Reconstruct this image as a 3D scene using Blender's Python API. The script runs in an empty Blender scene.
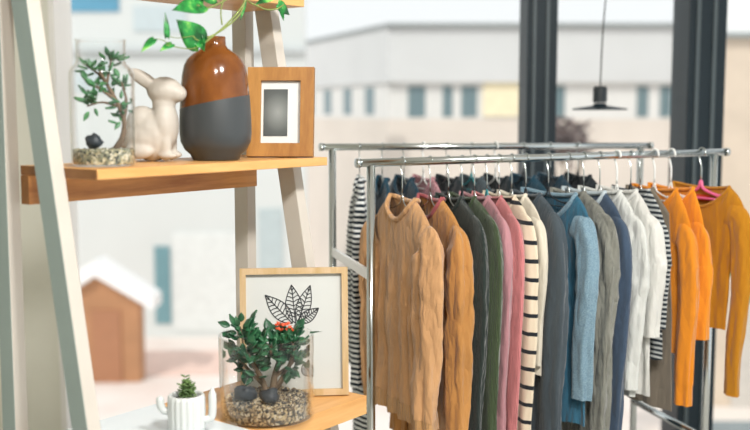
import bpy, bmesh, math, random
from mathutils import Vector, Matrix, noise

PI = math.pi
C = bpy.context.scene.collection
sc = bpy.context.scene
rnd = random.Random(7)

# ------------------------------------------------------------------ helpers
def lin(h):
    h = h.lstrip('#')
    o = []
    for i in (0, 2, 4):
        c = int(h[i:i+2], 16) / 255
        o.append(c / 12.92 if c <= .04045 else ((c + .055) / 1.055) ** 2.4)
    return (*o, 1)

class NT:
    def __init__(s, name):
        s.m = bpy.data.materials.new(name); s.m.use_nodes = True
        s.n = s.m.node_tree.nodes; s.l = s.m.node_tree.links
        s.b = s.n['Principled BSDF']
    def add(s, t, **k):
        n = s.n.new(t)
        for a, v in k.items():
            if a[0] == 'i' and a[1:].isdigit(): n.inputs[int(a[1:])].default_value = v
            else: setattr(n, a, v)
        return n
    def link(s, a, b): s.l.new(a, b)
    def mapping(s, scale, coord='Object'):
        tc = s.add('ShaderNodeTexCoord'); mp = s.add('ShaderNodeMapping')
        mp.inputs['Scale'].default_value = scale
        s.link(tc.outputs[coord], mp.inputs[0]); return mp.outputs[0]
    def noise(s, scale, detail=3, vec=None, rough=.55):
        n = s.add('ShaderNodeTexNoise'); n.inputs['Scale'].default_value = scale
        n.inputs['Detail'].default_value = detail; n.inputs['Roughness'].default_value = rough
        if vec is not None: s.link(vec, n.inputs['Vector'])
        return n.outputs['Fac']
    def ramp(s, fac, stops):
        r = s.add('ShaderNodeValToRGB')
        e = r.color_ramp.elements
        while len(e) < len(stops): e.new(.5)
        for q, (p, c) in zip(e, stops): q.position = p; q.color = c
        s.link(fac, r.inputs[0]); return r.outputs[0]
    def bump(s, fac, strength, dist=.002):
        b = s.add('ShaderNodeBump'); b.inputs['Strength'].default_value = strength
        b.inputs['Distance'].default_value = dist
        s.link(fac, b.inputs['Height']); s.link(b.outputs[0], s.b.inputs['Normal'])
    def base(s, out): s.link(out, s.b.inputs['Base Color'])
    def set(s, **k):
        for a, v in k.items(): s.b.inputs[a.replace('_', ' ')].default_value = v

def mul(c, f): return (min(1, c[0]*f), min(1, c[1]*f), min(1, c[2]*f), 1)

def mat_plain(name, h, rough=.5, metal=0, var=.06, scale=6, bump=0, spec=.5):
    t = NT(name); c = lin(h)
    v = t.mapping((1, 1, 1))
    t.base(t.ramp(t.noise(scale, 3, v), [(.3, mul(c, 1-var)), (.7, mul(c, 1+var))]))
    t.set(Roughness=rough, Metallic=metal, Specular_IOR_Level=spec)
    if bump: t.bump(t.noise(scale*12, 3, v), bump)
    return t.m

def mat_fabric(name, h, rib=0, mott=.13, mscale=14, melange=None, rough=.92, sheen=.25, crk=.35):
    t = NT(name); c = lin(h); v = t.mapping((1, 1, 1))
    vs = t.mapping((1, 1, .35))
    out = t.ramp(t.noise(mscale, 5, vs, .65), [(.28, mul(c, 1-mott)), (.72, mul(c, 1+mott))])
    if melange:
        mx = t.add('ShaderNodeMix', data_type='RGBA')
        t.link(t.ramp(t.noise(420, 2, v), [(.42, (0, 0, 0, 1)), (.6, (1, 1, 1, 1))]), mx.inputs['Factor'])
        t.link(out, mx.inputs[6]); mx.inputs[7].default_value = lin(melange); out = mx.outputs[2]
    t.base(out); t.set(Roughness=rough, Specular_IOR_Level=.15, Sheen_Weight=sheen, Sheen_Roughness=.5)
    if rib:
        w = t.add('ShaderNodeTexWave', bands_direction='X'); w.inputs['Scale'].default_value = rib
        w.inputs['Distortion'].default_value = .4
        t.link(v, w.inputs[0]); t.bump(w.outputs['Fac'], .55, .003)
    else:
        t.bump(t.noise(260, 3, v), .35, .0015)
    # soft creases that run mostly down the hanging cloth
    vc = t.mapping((1, 1, .28)); nn = t.noise(19, 3, vc, .5)
    sb = t.add('ShaderNodeMath', operation='SUBTRACT'); sb.inputs[1].default_value = .5; t.link(nn, sb.inputs[0])
    ab = t.add('ShaderNodeMath', operation='ABSOLUTE'); t.link(sb.outputs[0], ab.inputs[0])
    b2 = t.add('ShaderNodeBump'); b2.inputs['Strength'].default_value = crk; b2.inputs['Distance'].default_value = .06
    t.link(ab.outputs[0], b2.inputs['Height'])
    b1 = t.b.inputs['Normal'].links[0].from_node; t.link(b2.outputs[0], b1.inputs['Normal'])
    return t.m

def mat_stripe(name, ca, cb, period, duty, phase=0, soft=.02):
    """horizontal knitted stripes along the hanging cloth"""
    t = NT(name)
    tc = t.add('ShaderNodeTexCoord'); sx = t.add('ShaderNodeSeparateXYZ')
    t.link(tc.outputs['Object'], sx.inputs[0])
    nz = t.noise(9, 2, tc.outputs['Object'])
    a = t.add('ShaderNodeMath', operation='MULTIPLY_ADD'); a.inputs[1].default_value = .010
    t.link(nz, a.inputs[0]); t.link(sx.outputs[2], a.inputs[2])
    d = t.add('ShaderNodeMath', operation='MULTIPLY_ADD'); d.inputs[1].default_value = 1/period; d.inputs[2].default_value = 50+phase
    t.link(a.outputs[0], d.inputs[0])
    f = t.add('ShaderNodeMath', operation='FRACT'); t.link(d.outputs[0], f.inputs[0])
    t.base(t.ramp(f.outputs[0], [(0, lin(cb)), (duty, lin(cb)), (min(.98, duty+soft), lin(ca)), (1, lin(ca))]))
    t.set(Roughness=.92, Specular_IOR_Level=.15, Sheen_Weight=.2)
    t.bump(t.noise(240, 3, tc.outputs['Object']), .35, .0015)
    return t.m

def mat_wood(name, h1, h2, axis, ring=22, rough=.45, dist=3.5, bumpy=.15):
    t = NT(name)
    sc_ = [1, 1, 1]; sc_['XYZ'.index(axis)] = .09
    v = t.mapping(tuple(sc_))
    w = t.add('ShaderNodeTexNoise'); w.inputs['Scale'].default_value = ring; w.inputs['Detail'].default_value = 6
    w.inputs['Distortion'].default_value = dist*.25; t.link(v, w.inputs[0])
    g = t.noise(160, 4, v)
    mx = t.add('ShaderNodeMath', operation='MULTIPLY_ADD'); mx.inputs[1].default_value = .3
    t.link(g, mx.inputs[0]); t.link(w.outputs['Fac'], mx.inputs[2])
    c1, c2 = lin(h1), lin(h2)
    mid = tuple((a+b)/2 for a, b in zip(c1, c2))
    t.base(t.ramp(mx.outputs[0], [(.45, c2), (.62, mid), (.78, c1)]))
    t.set(Roughness=rough)
    t.bump(g, bumpy, .001)
    return t.m

def mat_glass(name, tint=(1, 1, 1, 1), edge=.55, base=.03, ior=1.45, rough=0.0):
    """clear thin-walled glass: see-through, mirror-like at grazing angles"""
    t = NT(name); t.n.remove(t.b)
    out = t.n['Material Output']
    tr = t.add('ShaderNodeBsdfTransparent'); tr.inputs[0].default_value = tint
    gl = t.add('ShaderNodeBsdfGlossy'); gl.inputs['Roughness'].default_value = rough
    gl.inputs[0].default_value = (1, 1, 1, 1)
    lw = t.add('ShaderNodeLayerWeight'); lw.inputs[0].default_value = .5
    pw = t.add('ShaderNodeMath', operation='POWER'); pw.inputs[1].default_value = 3.2; t.link(lw.outputs['Facing'], pw.inputs[0])
    r = t.add('ShaderNodeMapRange'); r.inputs['To Min'].default_value = base; r.inputs['To Max'].default_value = edge
    t.link(pw.outputs[0], r.inputs['Value'])
    mx = t.add('ShaderNodeMixShader')
    t.link(r.outputs[0], mx.inputs[0]); t.link(tr.outputs[0], mx.inputs[1]); t.link(gl.outputs[0], mx.inputs[2])
    t.link(mx.outputs[0], out.inputs[0])
    return t.m

def finish(name, bm, m, parent=None, smooth=False, loc=None, rot=None, bevel=0):
    bmesh.ops.recalc_face_normals(bm, faces=bm.faces)
    me = bpy.data.meshes.new(name); bm.to_mesh(me); bm.free()
    if m: me.materials.append(m)
    if smooth:
        for p in me.polygons: p.use_smooth = True
    o = bpy.data.objects.new(name, me); C.objects.link(o)
    if parent: o.parent = parent
    if loc is not None: o.location = loc
    if rot is not None: o.rotation_euler = rot
    if bevel:
        b = o.modifiers.new('edge', 'BEVEL'); b.width = bevel; b.segments = 2; b.limit_method = 'ANGLE'
    return o

def tag(o, label, cat, group=None):
    o['label'] = label; o['category'] = cat
    if group: o['group'] = group
    return o

def thing(name, label, cat, loc=(0, 0, 0), rz=0, group=None):
    o = bpy.data.objects.new(name, None); C.objects.link(o)
    o.location = loc; o.rotation_euler = (0, 0, rz); o.empty_display_size = .05
    return tag(o, label, cat, group)

def struct(name, bm, m, **k):
    o = finish(name, bm, m, **k); o['kind'] = 'structure'; return o

def B(): return bmesh.new()

def box(bm, x0, x1, y0, y1, z0, z1, M=None):
    vs = [bm.verts.new(Vector((x, y, z)) if M is None else M @ Vector((x, y, z)))
          for x in (x0, x1) for y in (y0, y1) for z in (z0, z1)]
    for f in ((0, 1, 3, 2), (4, 6, 7, 5), (0, 4, 5, 1), (2, 3, 7, 6), (0, 2, 6, 4), (1, 5, 7, 3)):
        bm.faces.new([vs[i] for i in f])

def prism(bm, poly, f0, f1):
    """extrude a closed outline between two mappings of its 2-D points"""
    a = [bm.verts.new(f0(p)) for p in poly]; b = [bm.verts.new(f1(p)) for p in poly]
    n = len(poly)
    for i in range(n): bm.faces.new((a[i], a[(i+1) % n], b[(i+1) % n], b[i]))
    bm.faces.new(a); bm.faces.new(b[::-1])

def crom(pts, n):
    """smooth path through points"""
    P = [Vector(p) for p in pts]; P = [2*P[0]-P[1]] + P + [2*P[-1]-P[-2]]
    o = []; segs = len(P)-3
    for i in range(n+1):
        t = i/n*segs; k = min(int(t), segs-1); t -= k
        a, b, c, d = P[k:k+4]
        o.append(.5*((2*b)+(c-a)*t+(2*a-5*b+4*c-d)*t*t+(3*b-a-3*c+d)*t**3))
    return o

def tube(bm, path, r, seg=8, closed=False, caps=True):
    path = [Vector(p) for p in path]; n = len(path)
    rr = r if callable(r) else (lambda t: r)
    up = None; rings = []
    for i, p in enumerate(path):
        a = path[(i-1) % n] if closed or i > 0 else p
        b = path[(i+1) % n] if closed or i < n-1 else p
        t = (b-a).normalized()
        if up is None:
            up = Vector((0, 0, 1)) if abs(t.z) < .9 else Vector((1, 0, 0))
        s = t.cross(up)
        if s.length < 1e-6: s = t.orthogonal()
        s.normalize(); up = s.cross(t).normalized()
        R = rr(i/max(1, n-1))
        rings.append([bm.verts.new(p + R*(math.cos(q)*s + math.sin(q)*up)) for q in (2*PI*k/seg for k in range(seg))])
    for i in range(n if closed else n-1):
        A, Bq = rings[i], rings[(i+1) % n]
        for k in range(seg): bm.faces.new((A[k], A[(k+1) % seg], Bq[(k+1) % seg], Bq[k]))
    if caps and not closed:
        bm.faces.new(rings[0][::-1]); bm.faces.new(rings[-1])

def lathe(bm, prof, seg=48, cx=0, cy=0, closed=False):
    """spin (radius, height) pairs; closed joins last profile point to the first"""
    rings = []
    for r, z in prof:
        if r < 1e-6: rings.append([bm.verts.new((cx, cy, z))])
        else: rings.append([bm.verts.new((cx+r*math.cos(2*PI*k/seg), cy+r*math.sin(2*PI*k/seg), z)) for k in range(seg)])
    pairs = list(zip(rings, rings[1:])) + ([(rings[-1], rings[0])] if closed else [])
    for A, D in pairs:
        for k in range(seg):
            j = (k+1) % seg
            if len(A) == 1 and len(D) == 1: continue
            if len(A) == 1: bm.faces.new((A[0], D[k], D[j]))
            elif len(D) == 1: bm.faces.new((A[k], A[j], D[0]))
            else: bm.faces.new((A[k], A[j], D[j], D[k]))

def blob(bm, c, r, seg=16, rings=10, M=None, wob=0, seed=0):
    g = bmesh.ops.create_uvsphere(bm, u_segments=seg, v_segments=rings, radius=1)
    for v in g['verts']:
        k = 1 + (wob*noise.noise(v.co*1.7+Vector((seed, seed*2, 3))) if wob else 0)
        p = Vector((v.co.x*r[0], v.co.y*r[1], v.co.z*r[2]))*k
        if M is not None: p = M @ p
        v.co = p + Vector(c)

def leaf(bm, base, tip, width, nrm=(0, -1, 0), bend=.15, thick=.0012, fold=.12, n=8, heart=False):
    """one leaf blade with real thickness"""
    base, tip = Vector(base), Vector(tip); d = tip-base; L = d.length; t = d/L
    nv = Vector(nrm); nv = (nv-t*nv.dot(t)); nv = nv.normalized() if nv.length > 1e-6 else t.orthogonal().normalized()
    s = t.cross(nv)
    top, bot = [], []
    for i in range(n+1):
        u = i/n
        w = (math.sin(PI*min(1, u*.93+.07)**(.62 if heart else .9)))*width/2
        w = max(w, .0004)
        c = base+t*(L*u)-nv*(bend*L*(u*u))
        rt, rb = [], []
        for k in (-1, -.5, 0, .5, 1):
            off = s*(w*k) + nv*(fold*w*abs(k)) - t*(L*.10*abs(k)*(1-u)**2 if heart else 0)
            th = thick*(1-k*k*.8)/2
            rt.append(bm.verts.new(c+off+nv*th)); rb.append(bm.verts.new(c+off-nv*th))
        top.append(rt); bot.append(rb)
    for i in range(n):
        for k in range(4):
            bm.faces.new((top[i][k], top[i][k+1], top[i+1][k+1], top[i+1][k]))
            bm.faces.new((bot[i][k], bot[i+1][k], bot[i+1][k+1], bot[i][k+1]))
        for k in (0, 4):
            bm.faces.new((top[i][k], top[i+1][k], bot[i+1][k], bot[i][k]))
    for i in (0, n):
        for k in range(4): bm.faces.new((top[i][k], top[i][k+1], bot[i][k+1], bot[i][k]))

def smoothstep(a, b, x):
    t = max(0, min(1, (x-a)/(b-a))); return t*t*(3-2*t)

# ------------------------------------------------------------------ camera
EYE = 1.6; PITCH = math.radians(5.88)
cam = bpy.data.cameras.new('camera'); co = bpy.data.objects.new('camera', cam); C.objects.link(co)
co.location = (0, 0, EYE); co.rotation_euler = (PI/2-PITCH, 0, 0)
cam.sensor_width = 36; cam.lens = 48; cam.clip_end = 300
cam.dof.use_dof = True; cam.dof.focus_distance = 2.5; cam.dof.aperture_fstop = 2.0; cam.dof.aperture_blades = 0
sc.camera = co
sc.cycles.transparent_max_bounces = 32
vs_ = sc.view_settings
vs_.view_transform = 'Standard'; vs_.look = 'None'; vs_.gamma = 1; vs_.exposure = 0.6; vs_.use_curve_mapping = False

# ------------------------------------------------------------------ world and light
w = bpy.data.worlds.new('world'); sc.world = w; w.use_nodes = True
bg = w.node_tree.nodes['Background']; bg.inputs[0].default_value = (.94, .975, .985, 1); bg.inputs[1].default_value = .68
sun = bpy.data.lights.new('sun', 'SUN'); sun.energy = 1.15; sun.angle = .02; sun.color = (1, .95, .87)
so = bpy.data.objects.new('sun', sun); C.objects.link(so); so.rotation_euler = (math.radians(46), 0, math.radians(-28))
for (x, y, e, rx, rz, sz) in ((.75, .75, 40, 40, 18, .30), (.15, .15, 20, 38, 4, .30)):  # unseen lamps, added as key and fill for the room
    a = bpy.data.lights.new('added_lamp', 'AREA'); a.shape = 'DISK'; a.size = sz; a.energy = e; a.color = (1, .97, .93)
    ao = bpy.data.objects.new('added_lamp', a); C.objects.link(ao); ao.location = (x, y, 2.74); ao.rotation_euler = (math.radians(rx), 0, math.radians(rz))

# ------------------------------------------------------------------ materials
M = {}
M['wall'] = mat_plain('wall_paint', '#e6e6d9', .85, var=.02)
M['ceil'] = mat_plain('ceiling_paint', '#f0eeea', .9, var=.02)
M['floor'] = mat_plain('floor_concrete', '#cfc9c0', .55, var=.08, scale=3)
M['frame'] = mat_plain('window_frame_metal', '#223038', .5, var=.06, spec=.3)
M['frame_lip'] = mat_plain('window_frame_gasket', '#525f64', .5, var=.05)
M['pane'] = mat_glass('window_glass', edge=.35, base=.008)
M['jar'] = mat_glass('jar_glass', (.992, .996, .995, 1), edge=.9, base=.016)
M['chrome'] = mat_plain('chrome', '#c9d0d0', .16, 1, var=.03)
M['white_metal'] = mat_plain('white_coated_bar', '#f2f5f5', .35, var=.02)
M['rubber'] = mat_plain('rubber', '#26282a', .7)
M['wood_shelf'] = mat_wood('shelf_pine', '#e3b070', '#cf9552', 'X', 14)
M['wood_rail'] = mat_wood('support_rail_pine', '#dd9f5c', '#a96c36', 'X', 11, dist=6)
M['wood_frame'] = mat_wood('photo_frame_wood', '#b3803f', '#8f5d28', 'Z', 16)
M['wood_oak'] = mat_wood('poster_frame_oak', '#cbb08a', '#b5955f', 'Z', 20)
M['end_grain_shade'] = mat_plain('end_grain_shade', '#8d5f33', .6, var=.15, scale=30)
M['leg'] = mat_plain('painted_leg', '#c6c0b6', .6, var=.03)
M['leg_shade'] = mat_plain('leg_side_shade', '#9fb0ad', .6, var=.03)
M['white'] = mat_plain('white_board', '#dfe7ea', .18, var=.01)

# ------------------------------------------------------------------ setting
WY0, WY1 = 4.35, 4.60
bm = B(); box(bm, -3.2, 3.2, -3.2, 4.6, -.12, 0); struct('floor', bm, M['floor'])
bm = B(); box(bm, -3.2, 3.2, -3.2, 4.75, 2.8, 2.95); struct('ceiling', bm, M['ceil'])
bm = B(); box(bm, -3.2, -3.0, -3.2, WY0, 0, 2.8); struct('wall_left', bm, M['wall'])
bm = B(); box(bm, -3.2, 3.2, -3.4, -3.2, 0, 2.8); struct('wall_front', bm, M['wall'])
bm = B(); box(bm, -3.2, -1.40, WY0, WY1, 0, 2.8); struct('wall_back', bm, M['wall'])
bm = B(); box(bm, -1.40, -1.375, WY0-.004, WY1, 0, 2.8); struct('trim_1', bm, mat_plain('window_trim', '#f4f3ef', .5, var=.01))
bm = B(); box(bm, -1.375, 3.2, WY0+.05, WY1, 0, .07); struct('trim_2', bm, M['frame'])
def mullion(n, x0, x1):
    bm = B(); box(bm, x0, x1, WY0, WY1, .07, 2.8); o = struct('trim_%d' % n, bm, M['frame'], bevel=.006)
    bm = B(); w_ = x1-x0
    for f in (.18, .62): box(bm, x0+w_*f, x0+w_*(f+.10), WY0-.008, WY0-.0005, .07, 2.8)
    finish('gasket', bm, M['frame_lip'], o)
mullion(3, .655, .785)
mullion(4, 1.350, 1.512)
for i, (x0, x1) in enumerate(((-1.375, .655), (.785, 1.350), (1.512, 3.2))):
    bm = B(); box(bm, x0, x1, 4.50, 4.512, .07, 2.8); struct('window_%d' % (i+1), bm, M['pane'])

# ------------------------------------------------------------------ outside
M['paving'] = None
t = NT('street_paving'); v = t.mapping((1, 1, 1))
tc = t.add('ShaderNodeTexCoord'); sx = t.add('ShaderNodeSeparateXYZ'); t.link(tc.outputs['Object'], sx.inputs[0])
t.base(t.ramp(t.noise(.35, 3, v), [(.35, lin('#e3d3cb')), (.6, lin('#e9e2dc'))])); t.set(Roughness=.9)
bm = B(); box(bm, -60, 60, 4.8, 90, -5.2, -5.0); struct('ground', bm, t.m)
bm = B(); box(bm, -12, -1.5, 24.6, 27.2, -5.0, -4.97); struct('pavement', bm, mat_plain('brick_paving', '#e6c9bd', .9, var=.08, scale=3))

def building(label, walls, wins, wm, gm, extra=()):
    b = thing('building', label, 'building', walls[0][0])
    bl = Vector(walls[0][0])
    for nm, f, m in extra: 
        bm = B(); f(bm); bmesh.ops.translate(bm, verts=bm.verts, vec=-bl); finish(nm, bm, m, b)
    return b
# long office block facing the window, with its corner near the middle
FY = 35.0
wl = mat_plain('pale_cladding', '#d3d6d7', .8, var=.03, scale=.6)
wp = mat_plain('pink_render', '#dcd4cb', .9, var=.06, scale=.5)
wr = mat_plain('roof_edge', '#8f9798', .6)
wd = mat_plain('dark_window_glass', '#6f868d', .2)
wc = mat_plain('window_reveal', '#dfe0de', .8)
b = thing('office_building', 'long pale clad office building with a band of windows across the street', 'building', (4, FY, -5))
def part(nm, m, quads, thick=.3):
    par = b; bm = B()
    for (x0, y0, x1, y1, z0, z1) in quads:
        d = Vector((x1-x0, y1-y0, 0)); L = d.length; d.normalize(); nrm = Vector((-d.y, d.x, 0))
        Mx = Matrix(((d.x, nrm.x, 0, x0), (d.y, nrm.y, 0, y0), (0, 0, 1, 0), (0, 0, 0, 1)))
        box(bm, 0, L, 0, thick, z0, z1, Mx)
    bmesh.ops.translate(bm, verts=bm.verts, vec=-par.location)
    return finish(nm, bm, m, par)
CX = .45
part('base_wall', wp, [(CX, FY, 16, FY, -5, 1.36), (-9, FY+24, CX, FY, -5, 1.36)])
part('upper_wall', wl, [(CX, FY-.3, 16, FY-.3, 2.62, 4.5), (-9, FY+23.7, CX, FY-.3, 2.62, 4.5)])
part('roof_edge', wr, [(CX, FY-.5, 16, FY-.5, 4.5, 4.62), (-9, FY+23.5, CX, FY-.5, 4.5, 4.62)])
part('window_wall', wc, [(CX, FY, 16, FY, 1.36, 2.62), (-9, FY+24, CX, FY, 1.36, 2.62)])
for (x0, x1) in ((1.15, 1.75), (2.35, 2.7), (3.0, 3.55), (5.5, 5.9), (6.2, 6.6), (9.1, 9.5), (9.9, 10.3), (12, 13)):
    part('window', wd, [(x0, FY-.02, x1, FY-.02, 1.42, 2.5)], .05)
for k in range(6):
    y = FY+1.2+k*2.2; x = CX-(y-FY)*9.45/24
    part('window', wd, [(x-.35, y+.85, x, y, 1.5, 2.5)], .05)
part('lit_window', mat_plain('sunlit_blind', '#f3e9c8', .7), [(3.75, FY-.1, 5.0, FY-.1, 1.45, 2.75)], .08)

# white house to the left
HY = 29.0
b = thing('white_building', 'white building with blue glass at the top behind the brown shed', 'building', (-6, HY, -5))
hw = mat_plain('white_render', '#d5dad9', .85, var=.02, scale=.5)
hb = mat_plain('blue_glass', '#5f9bb8', .25, var=.12, scale=.7)
hg = mat_plain('pale_glass', '#c3d0d4', .3)
part('wall', hw, [(-12, HY, -2.0, HY, -5, 7)])
part('window', hb, [(-9.2, HY-.05, -7.3, HY-.05, 4.45, 6.6)], .06)
part('window', hg, [(-6.9, HY-.05, -5.4, HY-.05, 3.9, 4.6)], .06)
part('window', hg, [(-8.9, HY-.05, -7.6, HY-.05, 2.2, 3.0)], .06)
part('ledge', mat_plain('grey_ledge', '#c2c8ca', .8), [(-12, HY-.2, -2, HY-.2, 3.3, 3.42)], .2)
part('window', mat_plain('teal_glass', '#7199a2', .3), [(-6.45, HY-.05, -6.0, HY-.05, -4.6, -2.3)], .06)
part('window', mat_plain('grey_glass', '#b8c6c9', .3), [(-3.4, HY-.05, -2.7, HY-.05, -4.4, -1.2)], .06)
part('panel', mat_plain('white_panel', '#dde2e1', .5), [(-5.9, HY-.05, -3.7, HY-.05, -4.8, -1.9)], .06)

# shed with pale roof
SY = 24.0
b = thing('shed', 'small brown brick shed with a white gable roof seen through the window', 'shed', (-6.6, SY, -5))
sw_, s0, s1 = mat_plain('shed_brick', '#b0825f', .9, var=.12, scale=1.5), -7.60, -5.75
bm = B(); prism(bm, [(s0, -5), (s1, -5), (s1, -3.0), (-6.75, -2.35), (s0, -2.9)], lambda p: Vector((p[0], SY, p[1])), lambda p: Vector((p[0], SY+.5, p[1])))
bmesh.ops.translate(bm, verts=bm.verts, vec=-b.location); finish('wall', bm, sw_, b)
bm = B(); prism(bm, [(s0-.25, -2.95), (-6.75, -2.32), (-5.35, -3.16), (-5.35, -2.86), (-6.75, -1.95), (s0-.25, -2.6)],
                lambda p: Vector((p[0], SY-.25, p[1])), lambda p: Vector((p[0], SY+.7, p[1])))
bmesh.ops.translate(bm, verts=bm.verts, vec=-b.location); finish('roof', bm, mat_plain('white_roof', '#f1f2f2', .8, var=.02), b)
bm = B(); box(bm, -6.9, -6.2, SY-.05, SY, -5, -3.2); bmesh.ops.translate(bm, verts=bm.verts, vec=-b.location)
finish('door', bm, mat_plain('shed_door', '#a9785a', .9), b)

# right: brick block, tree, low wall
b = thing('brick_building', 'pale pink brick building with a white top at the edge of the view', 'building', (10, 22, -5))
part('wall', mat_plain('pale_brick', '#d3c4b2', .9, var=.08, scale=1.2), [(6.6, 22, 16, 22, -5, 3.2)])
part('parapet', mat_plain('white_parapet', '#eef0f0', .8, var=.01), [(6.6, 21.9, 16, 21.9, 3.3, 6.5)])
part('ledge', wr, [(6.6, 21.8, 16, 21.8, 3.2, 3.3)])
part('door', mat_plain('pale_door', '#c9c4bd', .6), [(8.0, 21.9, 8.5, 21.9, -5, -2.6)], .1)
bm = B(); box(bm, -3.2, 3.2, -.12, .12, 0, .38); tag(finish('low_wall', bm, mat_plain('grey_kerb', '#8b969a', .8), loc=(9, 19.6, -5)), 'low grey wall across the pale paving outside', 'wall')

def leafmat(name, a, b_, rough=.4):
    t = NT(name); t.base(t.ramp(t.noise(30, 3, t.mapping((1, 1, 1))), [(.3, lin(a)), (.7, lin(b_))]))
    t.set(Roughness=rough); return t.m
M['tree_leaf'] = leafmat('tree_leaves', '#4f8f4a', '#8cc07a', .6)
M['bark'] = mat_plain('bark', '#7b6b58', .9, var=.15, scale=20)
def tree(label, x, y, top, r, n, ls, lm, nm='tree'):
    t = thing(nm, label, 'tree', (x, y, -5))
    q = random.Random(int(x*100)); bm = B(); h = top+5
    tube(bm, crom([(0, 0, 0), (.05, 0, h*.5), (-.03, .05, h*.85)], 8), lambda u: .09*(1-.6*u))
    for k in range(6):
        a = k*1.1; tube(bm, crom([(0, 0, h*.6), (.3*r*math.cos(a), .3*r*math.sin(a), h*.78), (.7*r*math.cos(a), .7*r*math.sin(a), h*.92)], 5), lambda u: .04*(1-.7*u), 6)
    finish('trunk', bm, M['bark'], t, True)
    bm = B()
    for k in range(n):
        d = Vector((q.gauss(0, 1), q.gauss(0, 1), q.gauss(0, 1))).normalized()*r*q.random()**.4
        c = Vector((0, 0, h-r*.9))+Vector((d.x, d.y, d.z*.9))
        e = Vector((q.gauss(0, 1), q.gauss(0, 1), q.gauss(0, .7))).normalized()*ls
        leaf(bm, c, c+e, ls*.35, (q.gauss(0, 1), -1, q.random()), n=4, thick=.004)
    finish('foliage', bm, lm, t)
tree('leafy green tree outside beyond the mustard sleeve', 5.66, 13.2, .25, .75, 420, .36, M['tree_leaf'])
tree('small dark reddish leaved tree outside between the two dark posts', 2.95, 15.5, 1.55, .40, 200, .2, leafmat('red_leaves', '#39484f', '#80665f', .7), 'ornamental_tree')

# ------------------------------------------------------------------ ladder shelf unit
N = Vector((-.5285, 1.9, 0)); U = Vector((.613, .790, 0)).normalized(); V = Vector((U.y, -U.x, 0))
def S(a, b_, z=0): return N + U*a - V*b_ + Vector((0, 0, z))
ang = math.atan2(U.y, U.x)
shelf = thing('ladder_shelf', 'white legged ladder shelf with pine boards in front of the window', 'shelf', S(.3, .15), ang)
def sbox(bm, a0, a1, b0, b1, z0, z1): box(bm, a0-.3, a1-.3, b0-.15, b1-.15, z0, z1)
TOP, MID, LOW = 1.87, 1.491, .91
bm = B(); sbox(bm, 0, .655, .055, .255, 1.852, TOP); finish('shelf_board', bm, M['wood_shelf'], shelf, bevel=.0015)
bm = B(); sbox(bm, 0, .673, 0, .255, MID-.020, MID); finish('shelf_board', bm, M['wood_shelf'], shelf, bevel=.0015)
bm = B(); sbox(bm, -.02, .698, -.102, .240, LOW-.046, LOW); finish('shelf_board', bm, M['wood_shelf'], shelf, bevel=.0015)
bm = B(); sbox(bm, -.001, .66, .226, .254, 1.411, MID-.0205); finish('support_rail', bm, M['wood_rail'], shelf, bevel=.001)
bm = B(); sbox(bm, -.001, .66, .210, .238, .82, LOW-.0465); finish('support_rail', bm, M['wood_rail'], shelf, bevel=.001)
for o in shelf.children:                           # sawn end grain; its dark colour also holds the board ends' shade
    o.data.materials.append(M['end_grain_shade'])
    for p_ in o.data.polygons:
        if abs(p_.normal.x) > .9: p_.material_index = 1
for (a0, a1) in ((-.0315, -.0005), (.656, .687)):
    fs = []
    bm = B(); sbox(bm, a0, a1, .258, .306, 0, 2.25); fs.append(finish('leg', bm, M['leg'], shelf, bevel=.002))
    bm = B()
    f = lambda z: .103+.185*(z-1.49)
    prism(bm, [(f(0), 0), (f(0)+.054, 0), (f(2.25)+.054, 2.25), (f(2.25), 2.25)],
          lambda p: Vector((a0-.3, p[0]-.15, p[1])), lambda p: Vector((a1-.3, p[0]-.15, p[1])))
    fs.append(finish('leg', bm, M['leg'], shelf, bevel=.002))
    for o in fs:                                   # shade on the left legs' outer sides, put into their colour as grey
        o.data.materials.append(M['leg_shade'])
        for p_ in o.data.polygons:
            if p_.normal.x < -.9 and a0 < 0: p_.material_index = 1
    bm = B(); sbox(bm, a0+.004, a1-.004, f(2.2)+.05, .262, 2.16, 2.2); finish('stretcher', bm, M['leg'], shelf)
# board on the low shelf
bm = B(); box(bm, -.191, .124, -.16, .165, 0, .006)
tag(finish('white_board', bm, M['white'], loc=S(.196, .07, LOW+.0004), rot=(0, 0, ang), bevel=.001), 'flat white board lying on the lowest shelf under the cactus pot', 'board')

# ------------------------------------------------------------------ things on the shelves
def yaw_to_cam(p, extra=0): return math.atan2(p.x, -p.y) * 0 + math.atan2(-p.x, p.y) + extra

# two-tone vase
p = S(.401, .10, MID+.0005)
vz = thing('vase', 'tall bottle vase glazed brown above a slanted matte charcoal base', 'vase', p, 0)
prof = [(0, 0), (.050, 0), (.054, .003), (.057, .012), (.070, .024), (.079, .042), (.081, .062), (.0805, .095), (.079, .125), (.0765, .16), (.0735, .190), (.069, .212), (.062, .226), (.050, .238), (.038, .246), (.030, .251), (.0262, .258), (.0255, .268), (.0255, .2745), (.0245, .277), (.022, .2765), (.021, .262), (.021, .245), (.03, .232), (0, .21)]
t = NT('two_tone_glaze'); tc = t.add('ShaderNodeTexCoord'); sx = t.add('ShaderNodeSeparateXYZ'); t.link(tc.outputs['Object'], sx.inputs[0])
ma = t.add('ShaderNodeMath', operation='MULTIPLY_ADD'); ma.inputs[1].default_value = -.20; t.link(sx.outputs[0], ma.inputs[0]); t.link(sx.outputs[2], ma.inputs[2])
gt = t.add('ShaderNodeMath', operation='GREATER_THAN'); gt.inputs[1].default_value = .131; t.link(ma.outputs[0], gt.inputs[0])
br = t.ramp(t.noise(14, 5, t.mapping((1, 1, .6))), [(.3, lin('#5d3315')), (.55, lin('#7d4a20')), (.8, lin('#966031'))])
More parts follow.
